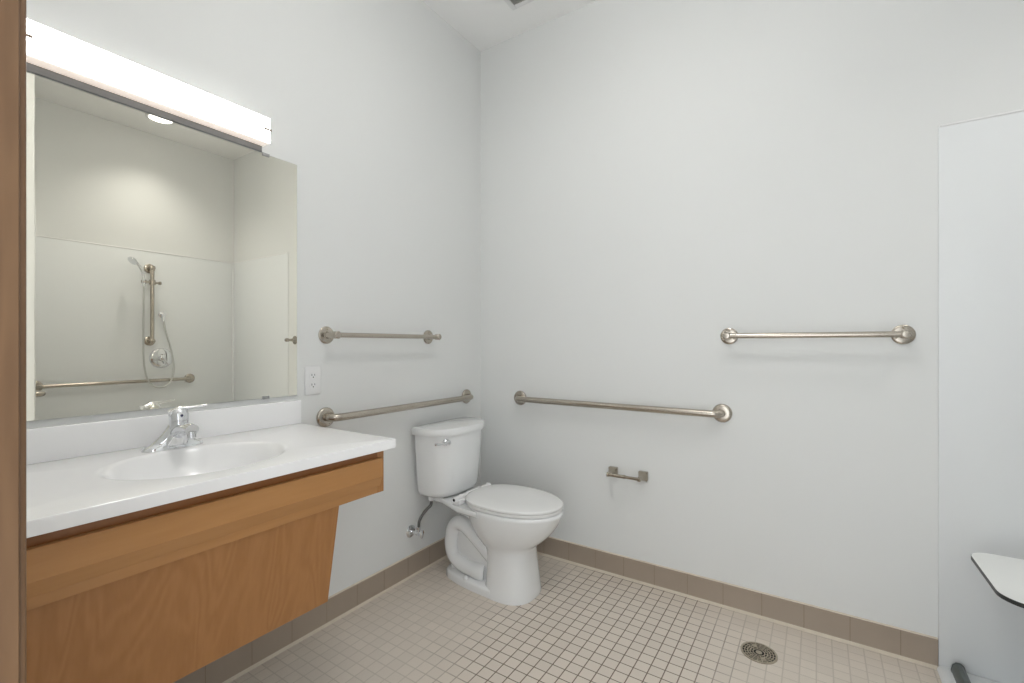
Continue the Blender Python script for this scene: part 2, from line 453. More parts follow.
FX = 0.532
root = thing('vanity_cabinet', 'honey maple wall-hung vanity apron with sloping knee panel under the white top', 'vanity', (0.3, -1.68, 0.39))
bm = BM()   # face frame: top rail, bottom rail, end stiles
box(bm, FX-0.019, FX, CL, -1.222, 0.803, CB-0.0005, bev=0.001)
obj('top_rail', bm, M['wood_frame'], root)
bm = BM(); box(bm, FX-0.019, FX, CL, -1.222, 0.694, 0.735, bev=0.001); obj('bottom_rail', bm, M['wood_h'], root)
bm = BM(); box(bm, FX-0.019, FX+0.0006, -1.247, -1.2215, 0.6938, CB-0.0004, bev=0.001); obj('stile', bm, M['wood_v'], root)
bm = BM(); box(bm, FX-0.019, FX+0.0006, CL-0.0005, CL+0.03, 0.6938, CB-0.0004, bev=0.001); obj('stile', bm, M['wood_v'], root)
bm = BM()   # false front with a finger bevel along its lower edge
out = [(FX+0.0005, 0.808), (FX+0.0120, 0.808), (FX+0.0135, 0.8065), (FX+0.0135, 0.748), (FX+0.0015, 0.716), (FX+0.0005, 0.716)]
prism(bm, out, CL+0.02, -1.236, axis=1) if False else loft(bm, [[(x, y, z) for x, z in out] for y in (CL+0.02, -1.238)])
obj('false_front', bm, M['wood_h'], root, angle=20)
bm = BM()   # end panel back to the wall and the underside
box(bm, 0.002, FX-0.0195, -1.240, -1.222, 0.70, CB-0.0005, bev=0.001)
obj('end_panel', bm, M['wood_v'], root)
bm = BM()   # knee panel
a0, z0, a1, z1 = FX-0.006, 0.693, 0.470, 0.388
d = Vector((a1-a0, 0, z1-z0)).normalized(); nrm = Vector((-d.z, 0, d.x))
if nrm.x > 0: nrm = -nrm
t = 0.018
quad = [(a0, z0), (a1, z1), (a1+nrm.x*t, z1+nrm.z*t), (a0+nrm.x*t, z0+nrm.z*t)]
loft(bm, [[(x, y, z) for x, z in quad] for y in (CL+0.001, -1.386)])
obj('knee_panel', bm, M['wood_v'], root)
bm = BM()
for y in (-1.43, -2.12):
    bm = BM(); loft(bm, [[(x, yy, z) for x, z in [(0.002, 0.69), (FX-0.03, 0.69), (0.447, 0.40), (0.002, 0.40)]] for yy in (y, y+0.018)])
    obj('panel_support', bm, M['wood_v'], root)

# ------------------------------------------------------------------ faucet
FXc, FYc = 0.100, -1.655
root = thing('faucet', 'chrome single-lever faucet behind the oval basin', 'faucet', (FXc, FYc, CT))
bm = BM()
def oval(z, a, b_, n=2.0, cx=FXc, cy=FYc, seg=48): return [(cx+a*spow(math.cos(2*PI*k/seg), 2/n), cy+b_*spow(math.sin(2*PI*k/seg), 2/n), z) for k in range(seg)]
loft(bm, [oval(CT, .027, .079, 2.3), oval(CT+.005, .027, .079, 2.3), oval(CT+.010, .025, .073, 2.3), oval(CT+.016, .023, .062), oval(CT+.026, .023, .050), oval(CT+.042, .024, .040, 2, FXc+.004, FYc+.004), oval(CT+.060, .023, .031, 2, FXc+.008, FYc+.008), oval(CT+.074, .018, .024, 2, FXc+.010, FYc+.009)])
obj('base_plate', bm, M['chrome'], root, angle=60)
bm = BM()
def tilt(z, a, b_, dx): return oval(z, a, b_, 2.1, FXc+dx+.012*min(1, (z-CT)/.08), FYc+.010*min(1, (z-CT)/.08))
loft(bm, [tilt(CT+.012, .026, .034, 0.004), tilt(CT+.03, .027, .031, 0.004), tilt(CT+.05, .026, .027, 0.003), tilt(CT+.072, .025, .025, 0.001), tilt(CT+.082, .024, .0245, 0.0)])
sp = smooth_path([(FXc+.010, FYc+.006, CT+.040), (FXc+.045, FYc+.008, CT+.057), (FXc+.078, FYc+.008, CT+.064), (FXc+.104, FYc+.008, CT+.062)], 6)
tube(bm, sp, [.020-.004*i/(len(sp)-1) for i in range(len(sp))], seg=20, ry=[.026-.008*i/(len(sp)-1) for i in range(len(sp))], axis=(0, 1, 0))
obj('spout_body', bm, M['chrome'], root, angle=60)
bm = BM(); lathe(bm, (FXc+.096, FYc+.008, CT+.055), (0.15, 0, -1), [(0, .013), (.008, .0125), (.016, .0125), (.018, .009), (.016, 0)], 24)
obj('aerator', bm, M['chrome'], root)
bm = BM()
loft(bm, [tilt(CT+.084, .0245, .025, -.002), tilt(CT+.100, .025, .0255, -.004), tilt(CT+.112, .022, .023, -.004), tilt(CT+.119, .013, .014, -.003), tilt(CT+.121, .003, .003, -.002)])
lp = smooth_path([(FXc+.002, FYc-.012, CT+.106), (FXc+.010, FYc+.010, CT+.1165), (FXc+.018, FYc+.035, CT+.1185), (FXc+.026, FYc+.062, CT+.1205), (FXc+.032, FYc+.078, CT+.1225)], 6)
n = len(lp)
tube(bm, lp, [.009-.0055*min(1, i/(n-1)*1.3) for i in range(n)], seg=16, ry=[.017-.010*math.sin(min(1, i/(n-1)*1.1)*PI/2) for i in range(n)], axis=(1, -.4, 0))
lever = obj('lever', bm, M['chrome'], root, angle=60)
bm = BM(); lathe(bm, (FXc+.0325, FYc+.009, CT+.098), (1, 0, 0.1), [(0, .004), (.0012, .004), (.0013, 0)], 12)
obj('temperature_dot', bm, plain('red_blue_dot', (0.05, 0.05, 0.12), rough=.3), lever)

# ------------------------------------------------------------------ mirror
MY0, MY1, MZ0, MZ1 = -2.150, -1.2015, 0.975, 1.8835
root = thing('wall_mirror', 'large frameless mirror over the vanity reflecting the shower', 'mirror', (0.004, (MY0+MY1)/2, MZ0))
bm = BM(); box(bm, 0.0015, 0.0065, MY0, MY1, MZ0, MZ1)
for f in bm.faces:
    f.normal_update(); f.material_index = 0 if f.normal.x > 0.9 else 1
obj('glass_pane', bm, [M['mirror'], M['mirror_edge']], root)
for z, s in ((MZ1, 1), (MZ0, -1)):
    for y in (-1.325, -2.02):
        bm = BM(); box(bm, 0.0067, 0.0095, y-0.013, y+0.013, min(z-s*0.008, z+s*0.002), max(z-s*0.008, z+s*0.002), bev=0.001)
        box(bm, 0.0015, 0.0095, y-0.013, y+0.013, min(z+s*0.0004, z+s*0.003), max(z+s*0.0004, z+s*0.003))
        obj('mirror_clip', bm, M['steel'], root)

# ------------------------------------------------------------------ vanity light
LY0, LY1 = -1.975, -1.335
root = thing('vanity_light', 'long lit white box light mounted above the mirror', 'light', (0.03, (LY0+LY1)/2, 1.905))
bm = BM(); box(bm, 0.0462, 0.0560, LY0, LY1, 1.9075, 1.9985, bev=0.0018, seg=2)
for f in bm.faces:
    f.normal_update(); f.material_index = 0 if abs(f.normal.x) > 0.9 and f.calc_center_median().x > 0.05 else 1
obj('front_diffuser', bm, [M['diffuser'], M['diffuser_top']], root)
bm = BM(); box(bm, 0.0065, 0.0460, LY0+0.001, LY1-0.001, 1.9085, 1.9265, bev=0.001)
obj('lower_diffuser', bm, M['diffuser_low'], root)
bm = BM(); box(bm, 0.0065, 0.0460, LY0+0.001, LY1-0.001, 1.9270, 1.9975, bev=0.001)
obj('upper_diffuser', bm, M['diffuser_top'], root)
bm = BM(); box(bm, 0.0012, 0.0062, LY0+0.012, LY1-0.004, 1.8872, 1.990, bev=0.001)
obj('back_pan', bm, plain('grey_lamp_pan', (0.28, 0.28, 0.28), rough=.5), root)
for y, s in ((LY0, -1), (LY1, 1)):
    bm = BM()
    box(bm, 0.0562, 0.0585, min(y-s*0.028, y+s*0.004), max(y-s*0.028, y+s*0.004), 1.9515, 1.9595, bev=0.0006)
    box(bm, 0.0065, 0.0585, min(y+s*0.0015, y+s*0.004), max(y+s*0.0015, y+s*0.004), 1.9515, 1.9595, bev=0.0006)
    obj('end_clip', bm, M['clip'], root)

# ------------------------------------------------------------------ bars
def towel_bar(label, group, P, a0, a1, z, out=0.072, r=0.0115, fr=0.0365, skin=0.0):
    """P(s, o, z) places along / out of the wall. bar on two posts with screw-fixed flanges"""
    base = P((a0+a1)/2, 0, z)
    root = thing('towel_bar', label, 'towel bar', base, group)
    o1 = (Vector(P(a0, 1, z)) - Vector(P(a0, 0, z))).normalized()
    al = (Vector(P(1, 0, z)) - Vector(P(0, 0, z))).normalized()
    bm = BM(); tube(bm, [P(a0, out, z), P(a1, out, z)], r, seg=24); obj('bar', bm, M['nickel'], root, angle=60)
    for a in (a0, a1):
        p = Vector(P(a, 0.0008, z))
        bm = BM()
        lathe(bm, p, o1, [(0, fr), (.003, fr), (.0055, fr-.003), (.0065, fr-.012), (.007, .015), (.010, .0125), (out-.016, .0115), (out-.014, .0155), (out+.010, .0155), (out+.0135, .012), (out+.0145, 0)], 36)
        fl = obj('post', bm, M['nickel'], root, angle=40)
        for k in range(3):
            bm = BM()
            an = PI/2 + k*2*PI/3
            q = p + o1*0.006 + al*(math.cos(an)*.0245) + Vector((0, 0, math.sin(an)*.0245))
            lathe(bm, q, o1, [(0, .0042), (.0012, .0042), (.002, .002), (.002, 0)], 12)
            obj('mounting_screw', bm, M['iron'], fl)
    return root

def grab_bar(label, group, P, a0, a1, z, out=0.054, r=0.0158, fr=0.0415, cat='grab bar'):
    root = thing('grab_bar', label, cat, P((a0+a1)/2, 0, z), group)
    o1 = (Vector(P(a0, 1, z)) - Vector(P(a0, 0, z))).normalized()
    sg = 1 if a1 > a0 else -1
    bend = 0.036
    pts = [(a0, 0.004), (a0, out-bend)]
    for k in range(1, 9):
        t = k/8*PI/2; pts.append((a0+sg*bend*(1-math.cos(t)), out-bend+bend*math.sin(t)))
    m = len(pts)
    pts += [((a0+a1)/2, out)]
    for s, o in reversed(pts[:m]): pts.append((a1-(s-a0), o))
    bm = BM(); tube(bm, [P(s, o, z) for s, o in pts], r, seg=24); obj('rail', bm, M['nickel'], root, angle=60)
    for a in (a0, a1):
        bm = BM(); lathe(bm, P(a, 0.0008, z), o1, [(0, fr), (.004, fr), (.008, fr-.002), (.011, fr-.007), (.0125, fr-.014), (.013, r+.003), (.013, r-.001)], 40)
        obj('flange', bm, M['nickel'], root, angle=50)
    return root

LEFT = lambda s, o, z: (o, s, z)
BACK = lambda s, o, z: (s, -o, z)
RIGHT = lambda s, o, z: (W-PT-o, s, z)
SIDE = lambda s, o, z: (s, ND+PT+o, z)
towel_bar('brushed nickel towel bar above the outlet-side grab bar on the mirror wall', None, LEFT, -1.068, -0.460, 1.214, r=0.0105)
towel_bar('brushed nickel towel bar high on the back wall nearest the shower', None, BACK, 1.394, 1.990, 1.212)
grab_bar('brushed nickel grab bar over the toilet tank on the mirror wall', None, LEFT, -1.072, -0.141, 0.870)
grab_bar('brushed nickel grab bar on the back wall above the toilet paper holder', None, BACK, 0.290, 1.365, 0.866)
grab_bar('nickel grab bar on the long shower wall, seen in the mirror below the hose', None, RIGHT, -1.370, -0.384, 0.870, r=0.014)
grab_bar('nickel grab bar on the shower end wall, only its bent end seen in the mirror', None, SIDE, 2.27, 2.86, 0.870, out=0.068)

# toilet paper holder
root = thing('toilet_paper_holder', 'empty brushed nickel toilet paper holder on the back wall', 'toilet paper holder', (0.932, 0, 0.528))
for x in (0.855, 1.009):
    bm = BM()
    def sq(y, s, c=0.006, zc=0.529): 
        return [(x+a, y, zc+b_) for a, b_ in [(-s, -s+c), (-s+c, -s), (s-c, -s), (s, -s+c), (s, s-c), (s-c, s), (-s+c, s), (-s, s-c)]]
    loft(bm, [sq(-0.0008, .0225, .003), sq(-.018, .0225, .003), sq(-.022, .0195, .003), sq(-.046, .0105, .002), sq(-.062, .0085, .002), sq(-.068, .0085, .002)])
    lathe(bm, (x-0.009 if x < .9 else x-0.007, -0.074, 0.528), (1, 0, 0), [(0, .006), (.002, .0115), (.014, .0115), (.016, .006)], 20)
    obj('post', bm, M['holder'], root, angle=20)
bm = BM(); lathe(bm, (0.862, -0.074, 0.528), (1, 0, 0), [(0, .0085), (.068, .0085), (.069, .0100), (.077, .0100), (.078, .0075), (.141, .0075)], 24)
obj('roller', bm, M['holder'], root)

# outlet
root = thing('wall_outlet', 'white duplex wall outlet between mirror and nickel towel bar', 'outlet', (0, -1.131, 1.028))
bm = BM(); box(bm, 0.0006, 0.006, -1.166, -1.096, 0.970, 1.086, bev=0.0025, seg=3); obj('cover_plate', bm, M['plastic'], root)
for zc in (1.0475, 1.0085):
    bm = BM()
    pts = []
    for k in range(32):
        a = 2*PI*k/32; pts.append((-1.131+0.0165*max(-1, min(1, 1.15*math.cos(a))), zc+0.0135*max(-1, min(1, 1.12*math.sin(a)))))
    prism(bm, pts, 0.0055, 0.0072, axis=0); rc = obj('receptacle', bm, M['plastic'], root)
    bm = BM()
    box(bm, 0.0072, 0.0075, -1.1385, -1.1362, zc-0.001, zc+0.0075); box(bm, 0.0072, 0.0075, -1.1258, -1.1237, zc-0.0, zc+0.007)
    lathe(bm, (0.0072, -1.131, zc-0.0062), (1, 0, 0), [(0, .0026), (.0003, .0026)], 12)
    obj('slots', bm, M['darkhole'], rc)
bm = BM(); lathe(bm, (0.006, -1.131, 1.028), (1, 0, 0), [(0, .003), (.001, .0026), (.0013, 0)], 12); obj('cover_screw', bm, M['plastic'], root)

# ------------------------------------------------------------------ toilet
TY = -0.408
root = thing('toilet', 'white two-piece toilet with closed lid in the corner', 'toilet', (0.4, TY, 0))
bm = BM()
SEC = [  # z, xrear, xfront, halfwidth, exponent, widest
 (0.0, 0.388, 0.632, 0.129, 2.7, 0.4), (0.012, 0.39, 0.634, 0.129, 2.7, 0.4), (0.03, 0.392, 0.63, 0.126, 2.7, 0.4), (0.07, 0.394, 0.626, 0.121, 2.7, 0.42), (0.12, 0.394, 0.62, 0.116, 2.6, 0.44), (0.165, 0.393, 0.614, 0.113, 2.6, 0.45), (0.2, 0.388, 0.614, 0.112, 2.5, 0.45), (0.218, 0.378, 0.615, 0.114, 2.4, 0.45), (0.232, 0.358, 0.622, 0.121, 2.3, 0.45), (0.248, 0.34, 0.643, 0.13, 2.2, 0.45), (0.27, 0.318, 0.671, 0.143, 2.15, 0.45), (0.295, 0.3, 0.697, 0.154, 2.12, 0.45), (0.32, 0.288, 0.718, 0.163, 2.1, 0.44), (0.345, 0.281, 0.735, 0.17, 2.1, 0.44), (0.37, 0.277, 0.747, 0.175, 2.1, 0.44), (0.392, 0.276, 0.755, 0.1785, 2.1, 0.44), (0.404, 0.277, 0.758, 0.179, 2.1, 0.44), (0.411, 0.282, 0.754, 0.175, 2.1, 0.44), (0.413, 0.293, 0.743, 0.164, 2.1, 0.44)]
loft(bm, [egg(z, xr, xf, w, TY, n, 64, wd) for z, xr, xf, w, n, wd in SEC])
bowl = obj('bowl', bm, M['ceramic'], root, angle=60)
bm = BM()   # foot flange running back under the trap
def foot(z, g): return [(x+g*sx, TY+s*(w+g), z) for s in (1,) for x, w, sx in [(.128, 0.03, -1), (.142, .066, -1), (.175, .087, -.5), (.25, .108, 0), (.34, .120, 0), (.46, .127, 0)]] + \
                       [(x+g*sx, TY-(w+g), z) for x, w, sx in reversed([(.128, 0.03, -1), (.142, .066, -1), (.175, .087, -.5), (.25, .108, 0), (.34, .120, 0), (.46, .127, 0)])]
loft(bm, [foot(0.0, 0), foot(.028, 0), foot(.036, -.003), foot(.041, -.010)])
obj('foot', bm, M['ceramic'], root, angle=50)
bm = BM()   # trapway relief on both sides joined by the web
for sy in (-1, 1):
    tp = smooth_path([(.47, TY+sy*.050, .125), (.410, TY+sy*.052, .170), (.348, TY+sy*.054, .218), (.275, TY+sy*.056, .268), (.225, TY+sy*.057, .281), (.191, TY+sy*.057, .259), (.175, TY+sy*.057, .215), (.173, TY+sy*.057, .160), (.188, TY+sy*.057, .115), (.228, TY+sy*.060, .089), (.285, TY+sy*.062, .076), (.345, TY+sy*.062, .072), (.372, TY+sy*.050, .070)], 6)
    tube(bm, tp, [.037 if i < len(tp)-10 else .037+.004*math.sin((i-len(tp)+10)/10*PI) for i in range(len(tp))], seg=24)
obj('trapway', bm, M['ceramic'], root, angle=60)
bm = BM()
box(bm, .165, .45, TY-.060, TY+.060, .03, .270, bev=.008); box(bm, .21, .40, TY-.045, TY+.045, .27, .385, bev=.012)
obj('web', bm, M['ceramic'], root, angle=50)
bm = BM()   # deck under the tank
def deck(z, g): 
    h = [(.052, .085), (.060, .105), (.16, .118), (.235, .150), (.30, .172), (.42, .178)]
    return [(x, TY+w-g, z) for x, w in h] + [(x, TY-w+g, z) for x, w in reversed(h)]
loft(bm, [deck(.366, .035), deck(.375, .012), deck(.384, .002), deck(.398, 0), deck(.4045, .004)])
obj('deck', bm, M['ceramic'], root, angle=50)
def dshape(z, xr, xs, xf, w, p=2.4, seg=40, rc=0.012):
    TY = -0.397
    pts = [(xr, TY+w-rc, z), (xr+rc*.3, TY+w-rc*.3, z), (xr+rc, TY+w, z)]
    for k in range(seg+1):
        t = 1-2*k/seg; yy = w*math.sin(t*PI/2)
        u = abs(math.sin(t*PI/2)); pts.append((xs+(xf-xs)*(1-u**3.0)**(1/2.2) if u < 0.99999 else xs, TY+yy, z))
    pts += [(xr+rc, TY-w, z), (xr+rc*.3, TY-w+rc*.3, z), (xr, TY-w+rc, z)]
    return pts
bm = BM()
TS = [(.4055, .05, .085, .168, .132), (.409, .04, .090, .184, .153), (.420, .034, .093, .202, .168), (.44, .032, .095, .210, .176), (.55, .031, .098, .219, .185), (.65, .030, .100, .226, .192), (.722, .030, .100, .230, .197)]
loft(bm, [dshape(z, xr, xs, xf, w) for z, xr, xs, xf, w in TS])
tank = obj('tank', bm, M['ceramic'], root, angle=50)
bm = BM()
LS = [(0.7225, 0.03, 0.1, 0.231, 0.1995), (0.7235, 0.024, 0.102, 0.238, 0.2075), (0.732, 0.022, 0.103, 0.241, 0.2105), (0.753, 0.022, 0.103, 0.241, 0.2105), (0.759, 0.025, 0.102, 0.238, 0.2075), (0.762, 0.032, 0.1, 0.23, 0.1995)]
loft(bm, [dshape(z, xr, xs, xf, w) for z, xr, xs, xf, w in LS])
obj('tank_lid', bm, M['ceramic'], root, angle=35)
bm = BM()   # seat ring and lid
def ringseg(z, g): return egg(z, .279+g, .756-g, .179-g, TY, 2.1, 64, .44, nb=2.5)
loft(bm, [ringseg(.4145, .008), ringseg(.416, .002), ringseg(.423, 0), ringseg(.429, .002), ringseg(.4305, .008)]); obj('seat', bm, M['seat'], root, angle=50)
bm = BM()
loft(bm, [egg(z, .277+g, .758-g, .181-g, TY, 2.1, 64, .44, nb=2.5) for z, g in ((.4315, .007), (.433, .001), (.438, 0), (.4420, .003), (.4438, .012), (.4446, .10))])
obj('seat_lid', bm, M['seat'], root, angle=50)
bm = BM()
box(bm, .252, .300, TY-.150, TY+.118, .405, .428, bev=.005)
lathe(bm, (.272, TY-.158, .430), (0, 1, 0), [(0, .010), (.002, .0125), (.286, .0125), (.288, .010)], 20)
for y in (-.11, -.05, .04, .11): lathe(bm, (.272, TY+y, .438), (0, 0, 1), [(0, .008), (.006, .008), (.0085, .005), (.0085, 0)], 14)
hinge = obj('seat_hinge', bm, M['plastic'], root)
bm = BM(); lathe(bm, (.272, TY-.1582, .430), (0, -1, 0), [(0, .0075), (.0006, .0075)], 16)
obj('hinge_hole', bm, M['darkhole'], hinge)
for s in (-1, 1):
    bm = BM(); lathe(bm, (.300, TY+s*.1035, .038), (0, 0, 1), [(0, .0125), (.008, .0125), (.014, .010), (.018, .005), (.019, 0)], 20)
    obj('bolt_cap', bm, M['ceramic'], root)
bm = BM()
lathe(bm, (.183, TY-.130, .695), (1, 0, -0.0), [(0, .018), (.018, .018), (.022, .013), (.030, .011), (.036, .011), (.039, .006), (.039, 0)], 24)
tube(bm, smooth_path([(.219, TY-.130, .695), (.222, TY-.155, .695), (.220, TY-.185, .696), (.209, TY-.215, .698)], 5), .005, seg=12, ry=.0055)
lathe(bm, (.2095, TY-.214, .698), (0, -1, 0), [(-.004, .005), (0, .0068), (.006, .0068), (.009, .003), (.009, 0)], 14)
obj('flush_lever', bm, M['chrome'], root, angle=50)

# supply valve and hose
root = thing('supply_valve', 'chrome water shut-off valve with grey hose beside the toilet', 'valve', (0.0, -0.585, 0.228))
bm = BM(); lathe(bm, (0.0006, -0.585, 0.228), (1, 0, 0), [(0, .031), (.002, .031), (.008, .024), (.011, .012), (.011, .008)], 28); obj('escutcheon', bm, M['chrome'], root)
bm = BM(); lathe(bm, (0.008, -0.585, 0.228), (1, 0, 0), [(0, .0075), (.030, .0075), (.031, .011), (.040, .011), (.041, .0095), (.056, .0095), (.057, .012), (.066, .012), (.067, .007)], 20)
tube(bm, [(.058, -.585, .228), (.058, -.585, .252)], .0085, seg=14)
obj('valve_body', bm, M['chrome'], root, angle=40)
bm = BM(); lathe(bm, (.058, -.585, .250), (0, 0, 1), [(0, .0105), (.012, .0105), (.014, .007)], 6); obj('compression_nut', bm, M['chrome'], root)
bm = BM(); lathe(bm, (.058, -.574, .228), (0, 1, 0), [(0, .009), (.002, .0115), (.016, .0115), (.018, .008), (.020, 0)], 6); obj('brass_nut', bm, M['brass'], root)
bm = BM(); lathe(bm, (.074, -.588, .232), (1, 0, 0), [(0, .008), (.002, .017), (.008, .018), (.011, .013), (.012, 0)], 24, squash=(0.65, 1.25)); obj('oval_handle', bm, M['chrome'], root, angle=50)
bm = BM(); tube(bm, smooth_path([(.058, -.585, .262), (.060, -.583, .290), (.066, -.568, .318), (.080, -.548, .345), (.088, -.530, .362), (.090, -.527, .390)], 8), .0072, seg=14); obj('supply_hose', bm, M['hose'], root, angle=60)
bm = BM(); lathe(bm, (.090, -.527, .383), (0, 0, 1), [(0, .010), (.003, .014), (.020, .014), (.0222, .011)], 8); obj('tank_nut', bm, M['plastic'], root)

# ------------------------------------------------------------------ floor drain
root = thing('floor_drain', 'round weathered metal floor drain in the mosaic floor', 'drain', (1.536, -0.270, 0.0))
bm = BM()
cx, cy, R = 1.536, -0.270, 0.063
def ann(r0, r1, z0, z1, a0=0, a1=2*PI, n=64, mi=0):
    full = abs(a1-a0-2*PI) < 1e-6; m = n if full else n+1
    q = [[bm.verts.new((cx+r*math.cos(a0+(a1-a0)*k/n), cy+r*math.sin(a0+(a1-a0)*k/n), z)) for k in range(m)] for r, z in ((r0, z0), (r0, z1), (r1, z1), (r1, z0))]
    for i in range(4):
        A, B = q[i], q[(i+1) % 4]
        for k in range(n if full else n):
            bm.faces.new((A[k], A[(k+1) % m], B[(k+1) % m], B[k])).material_index = mi
    if not full:
        bm.faces.new([q[i][0] for i in range(4)]).material_index = mi; bm.faces.new([q[i][-1] for i in range(4)]).material_index = mi
ann(R-.007, R, 0.0003, .0035)
for r in (.0485, .039, .0295, .020): ann(r-.0017, r+.0017, .0010, .0032)
ann(0.0005, .011, .0010, .0032)
for k in range(20):
    a = 2*PI*k/20; r0 = .018 if k % 2 == 0 else .029
    d = Vector((math.cos(a), math.sin(a), 0)); s = Vector((-d.y, d.x, 0))*0.0013
    P0, P1 = Vector((cx, cy, 0))+d*r0, Vector((cx, cy, 0))+d*(R-.005)
    loft(bm, [[tuple(p+s+Vector((0, 0, .0012))), tuple(p-s+Vector((0, 0, .0012))), tuple(p-s+Vector((0, 0, .0031))), tuple(p+s+Vector((0, 0, .0031)))] for p in (P0, P1)])
for a in (PI/2+.5, 3*PI/2+.5):
    q = Vector((cx+.036*math.cos(a), cy+.036*math.sin(a), .0012)); lathe(bm, q, (0, 0, 1), [(0, .0085), (.0024, .0085), (.003, .006), (.003, 0)], 16)
obj('grate', bm, M['iron'], root, angle=30)
bm = BM(); lathe(bm, (cx, cy, .0002), (0, 0, 1), [(0, R-.004), (.0006, R-.004)], 48); obj('sump', bm, M['darkhole'], root)

# ------------------------------------------------------------------ shower seat
root = thing('folding_shower_bench', 'white fold-down shower bench with black edge jutting from the shower wall', 'bench', (2.48, -0.011, 0.46))
def rounded(x0, x1, y0, y1, radii, n=10):
    """radii for corners (x0,y0),(x1,y0),(x1,y1),(x0,y1)"""
    out = []
    for (cx_, cy_, r, a) in [(x0, y0, radii[0], PI), (x1, y0, radii[1], 1.5*PI), (x1, y1, radii[2], 0), (x0, y1, radii[3], .5*PI)]:
        ox = cx_+r if cx_ == x0 else cx_-r; oy = cy_+r if cy_ == y0 else cy_-r
        for k in range(n+1): t = a+k/n*PI/2; out.append((ox+r*math.cos(t), oy+r*math.sin(t)))
    return out
SO = rounded(2.149, 2.80, -0.450, -0.070, (.075, .075, .03, .060))
bm = BM(); prism(bm, SO, .4575, .4692, bev=.0015); obj('seat_core', bm, M['phenolic_core'], root, angle=40)
bm = BM(); prism(bm, rounded(2.1502, 2.7988, -0.4488, -0.0712, (.074, .074, .029, .059)), .4690, .4705, bev=.0006, seg=1); obj('seat_face', bm, M['phenolic_top'], root, angle=40)
for x in (2.34, 2.64):
    bm = BM()
    box(bm, x-.02, x+.02, -0.016, -0.0105, .36, .50, bev=.001)
    box(bm, x-.012, x+.012, -.36, -.016, .442, .4573, bev=.002)
    tube(bm, [(x, -.016, .372), (x, -.25, .446)], .008, seg=12)
    obj('hinge_bracket', bm, M['steel'], root)
for x in (2.30, 2.68):
    bm = BM(); tube(bm, [(x, -.385, .018), (x, -.385, .445)], .011, seg=16)
    box(bm, x-.02, x+.02, -.405, -.365, .445, .4574, bev=.002)
    leg = obj('leg', bm, M['steel'], root)
    bm = BM(); lathe(bm, (x, -.385, .0105), (0, 0, 1), [(0, .017), (.012, .017), (.02, .0125)], 16); obj('rubber_foot', bm, M['rubber'], leg)

# ------------------------------------------------------------------ shower fittings (seen in the mirror)
WX = W-PT
root = thing('slide_bar', 'vertical brushed nickel slide bar on the long shower wall', 'slide bar', (WX, -0.684, 1.2))
bm = BM(); tube(bm, [(WX-.062, -.684, 1.20), (WX-.062, -.684, 1.822)], .0145, seg=20); obj('bar', bm, M['nickel'], root, angle=60)
for z in (1.204, 1.818):
    bm = BM(); lathe(bm, (WX-.0006, -.684, z), (-1, 0, 0), [(0, .040), (.004, .040), (.008, .034), (.010, .019), (.045, .016), (.046, .018), (.080, .018), (.083, .014), (.083, 0)], 32); obj('flange', bm, M['nickel'], root)
bm = BM(); lathe(bm, (WX-.062, -.684, 1.675), (0, 0, 1), [(0, .020), (.002, .023), (.040, .023), (.042, .020)], 24)
lathe(bm, (WX-.062, -.684, 1.695), (0, 1, 0), [(0.02, .009), (.045, .009), (.046, .0145), (.062, .0145), (.064, .010), (.064, 0)], 16)
lathe(bm, (WX-.062, -.684, 1.695), (-.35, -1, 0), [(0.02, .010), (.055, .010), (.056, .017), (.082, .015), (.082, 0)], 18)
obj('slider', bm, M['nickel'], root)
root = thing('hand_shower', 'chrome hand shower with hanging metal hose on the slide bar', 'hand shower', (WX-.09, -.755, 1.70))
HX = WX-.088
bm = BM(); hp = smooth_path([(HX, -.750, 1.655), (HX-.002, -.752, 1.70), (HX-.006, -.760, 1.76), (HX-.012, -.785, 1.815), (HX-.018, -.815, 1.850)], 6)
tube(bm, hp, [.0115-.0015*math.sin(i/(len(hp)-1)*PI) for i in range(len(hp))], seg=16); obj('handle', bm, M['chrome'], root, angle=60)
bm = BM(); lathe(bm, (HX-.016, -.815, 1.868), (-.25, -.70, -.62), [(0, 0), (.002, .012), (.012, .028), (.022, .036), (.030, .036), (.032, .031), (.031, 0)], 28); obj('spray_head', bm, M['chrome'], root, angle=50)
bm = BM()
tube(bm, smooth_path([(HX, -.750, 1.66), (HX, -.752, 1.50), (HX-.004, -.755, 1.20), (HX-.006, -.748, .99), (HX-.006, -.715, .860), (HX-.004, -.645, .812), (HX, -.565, .850), (HX+.01, -.535, .98), (HX+.035, -.552, 1.16), (HX+.055, -.580, 1.30), (HX+.060, -.590, 1.375)], 10), .0068, seg=12)
obj('hose', bm, M['shower_hose'], root, angle=60)
root = thing('hose_outlet', 'small chrome hose outlet elbow above the round shower valve', 'hose outlet', (WX, -.592, 1.43))
bm = BM(); lathe(bm, (WX-.0006, -.592, 1.432), (-1, 0, 0), [(0, .027), (.004, .027), (.009, .020), (.012, .014), (.030, .0135), (.042, .012), (.044, 0)], 24); obj('flange', bm, M['chrome'], root)
bm = BM(); lathe(bm, (HX+.060, -.592, 1.436), (0, 0, -1), [(0, .008), (.004, .0135), (.030, .0135), (.031, .011), (.060, .011), (.062, .008)], 16); obj('elbow', bm, M['chrome'], root)
root = thing('shower_valve', 'round chrome shower valve plate below the hose outlet', 'shower valve', (WX, -.600, 1.057))
bm = BM(); lathe(bm, (WX-.0006, -.600, 1.057), (-1, 0, 0), [(0, .086), (.003, .086), (.010, .078), (.014, .060), (.016, .034), (.017, 0)], 44); obj('valve_plate', bm, M['chrome'], root, angle=50)
bm = BM(); lathe(bm, (WX-.016, -.600, 1.057), (-1, 0, 0), [(0, .026), (.030, .024), (.034, .020), (.036, 0)], 28)
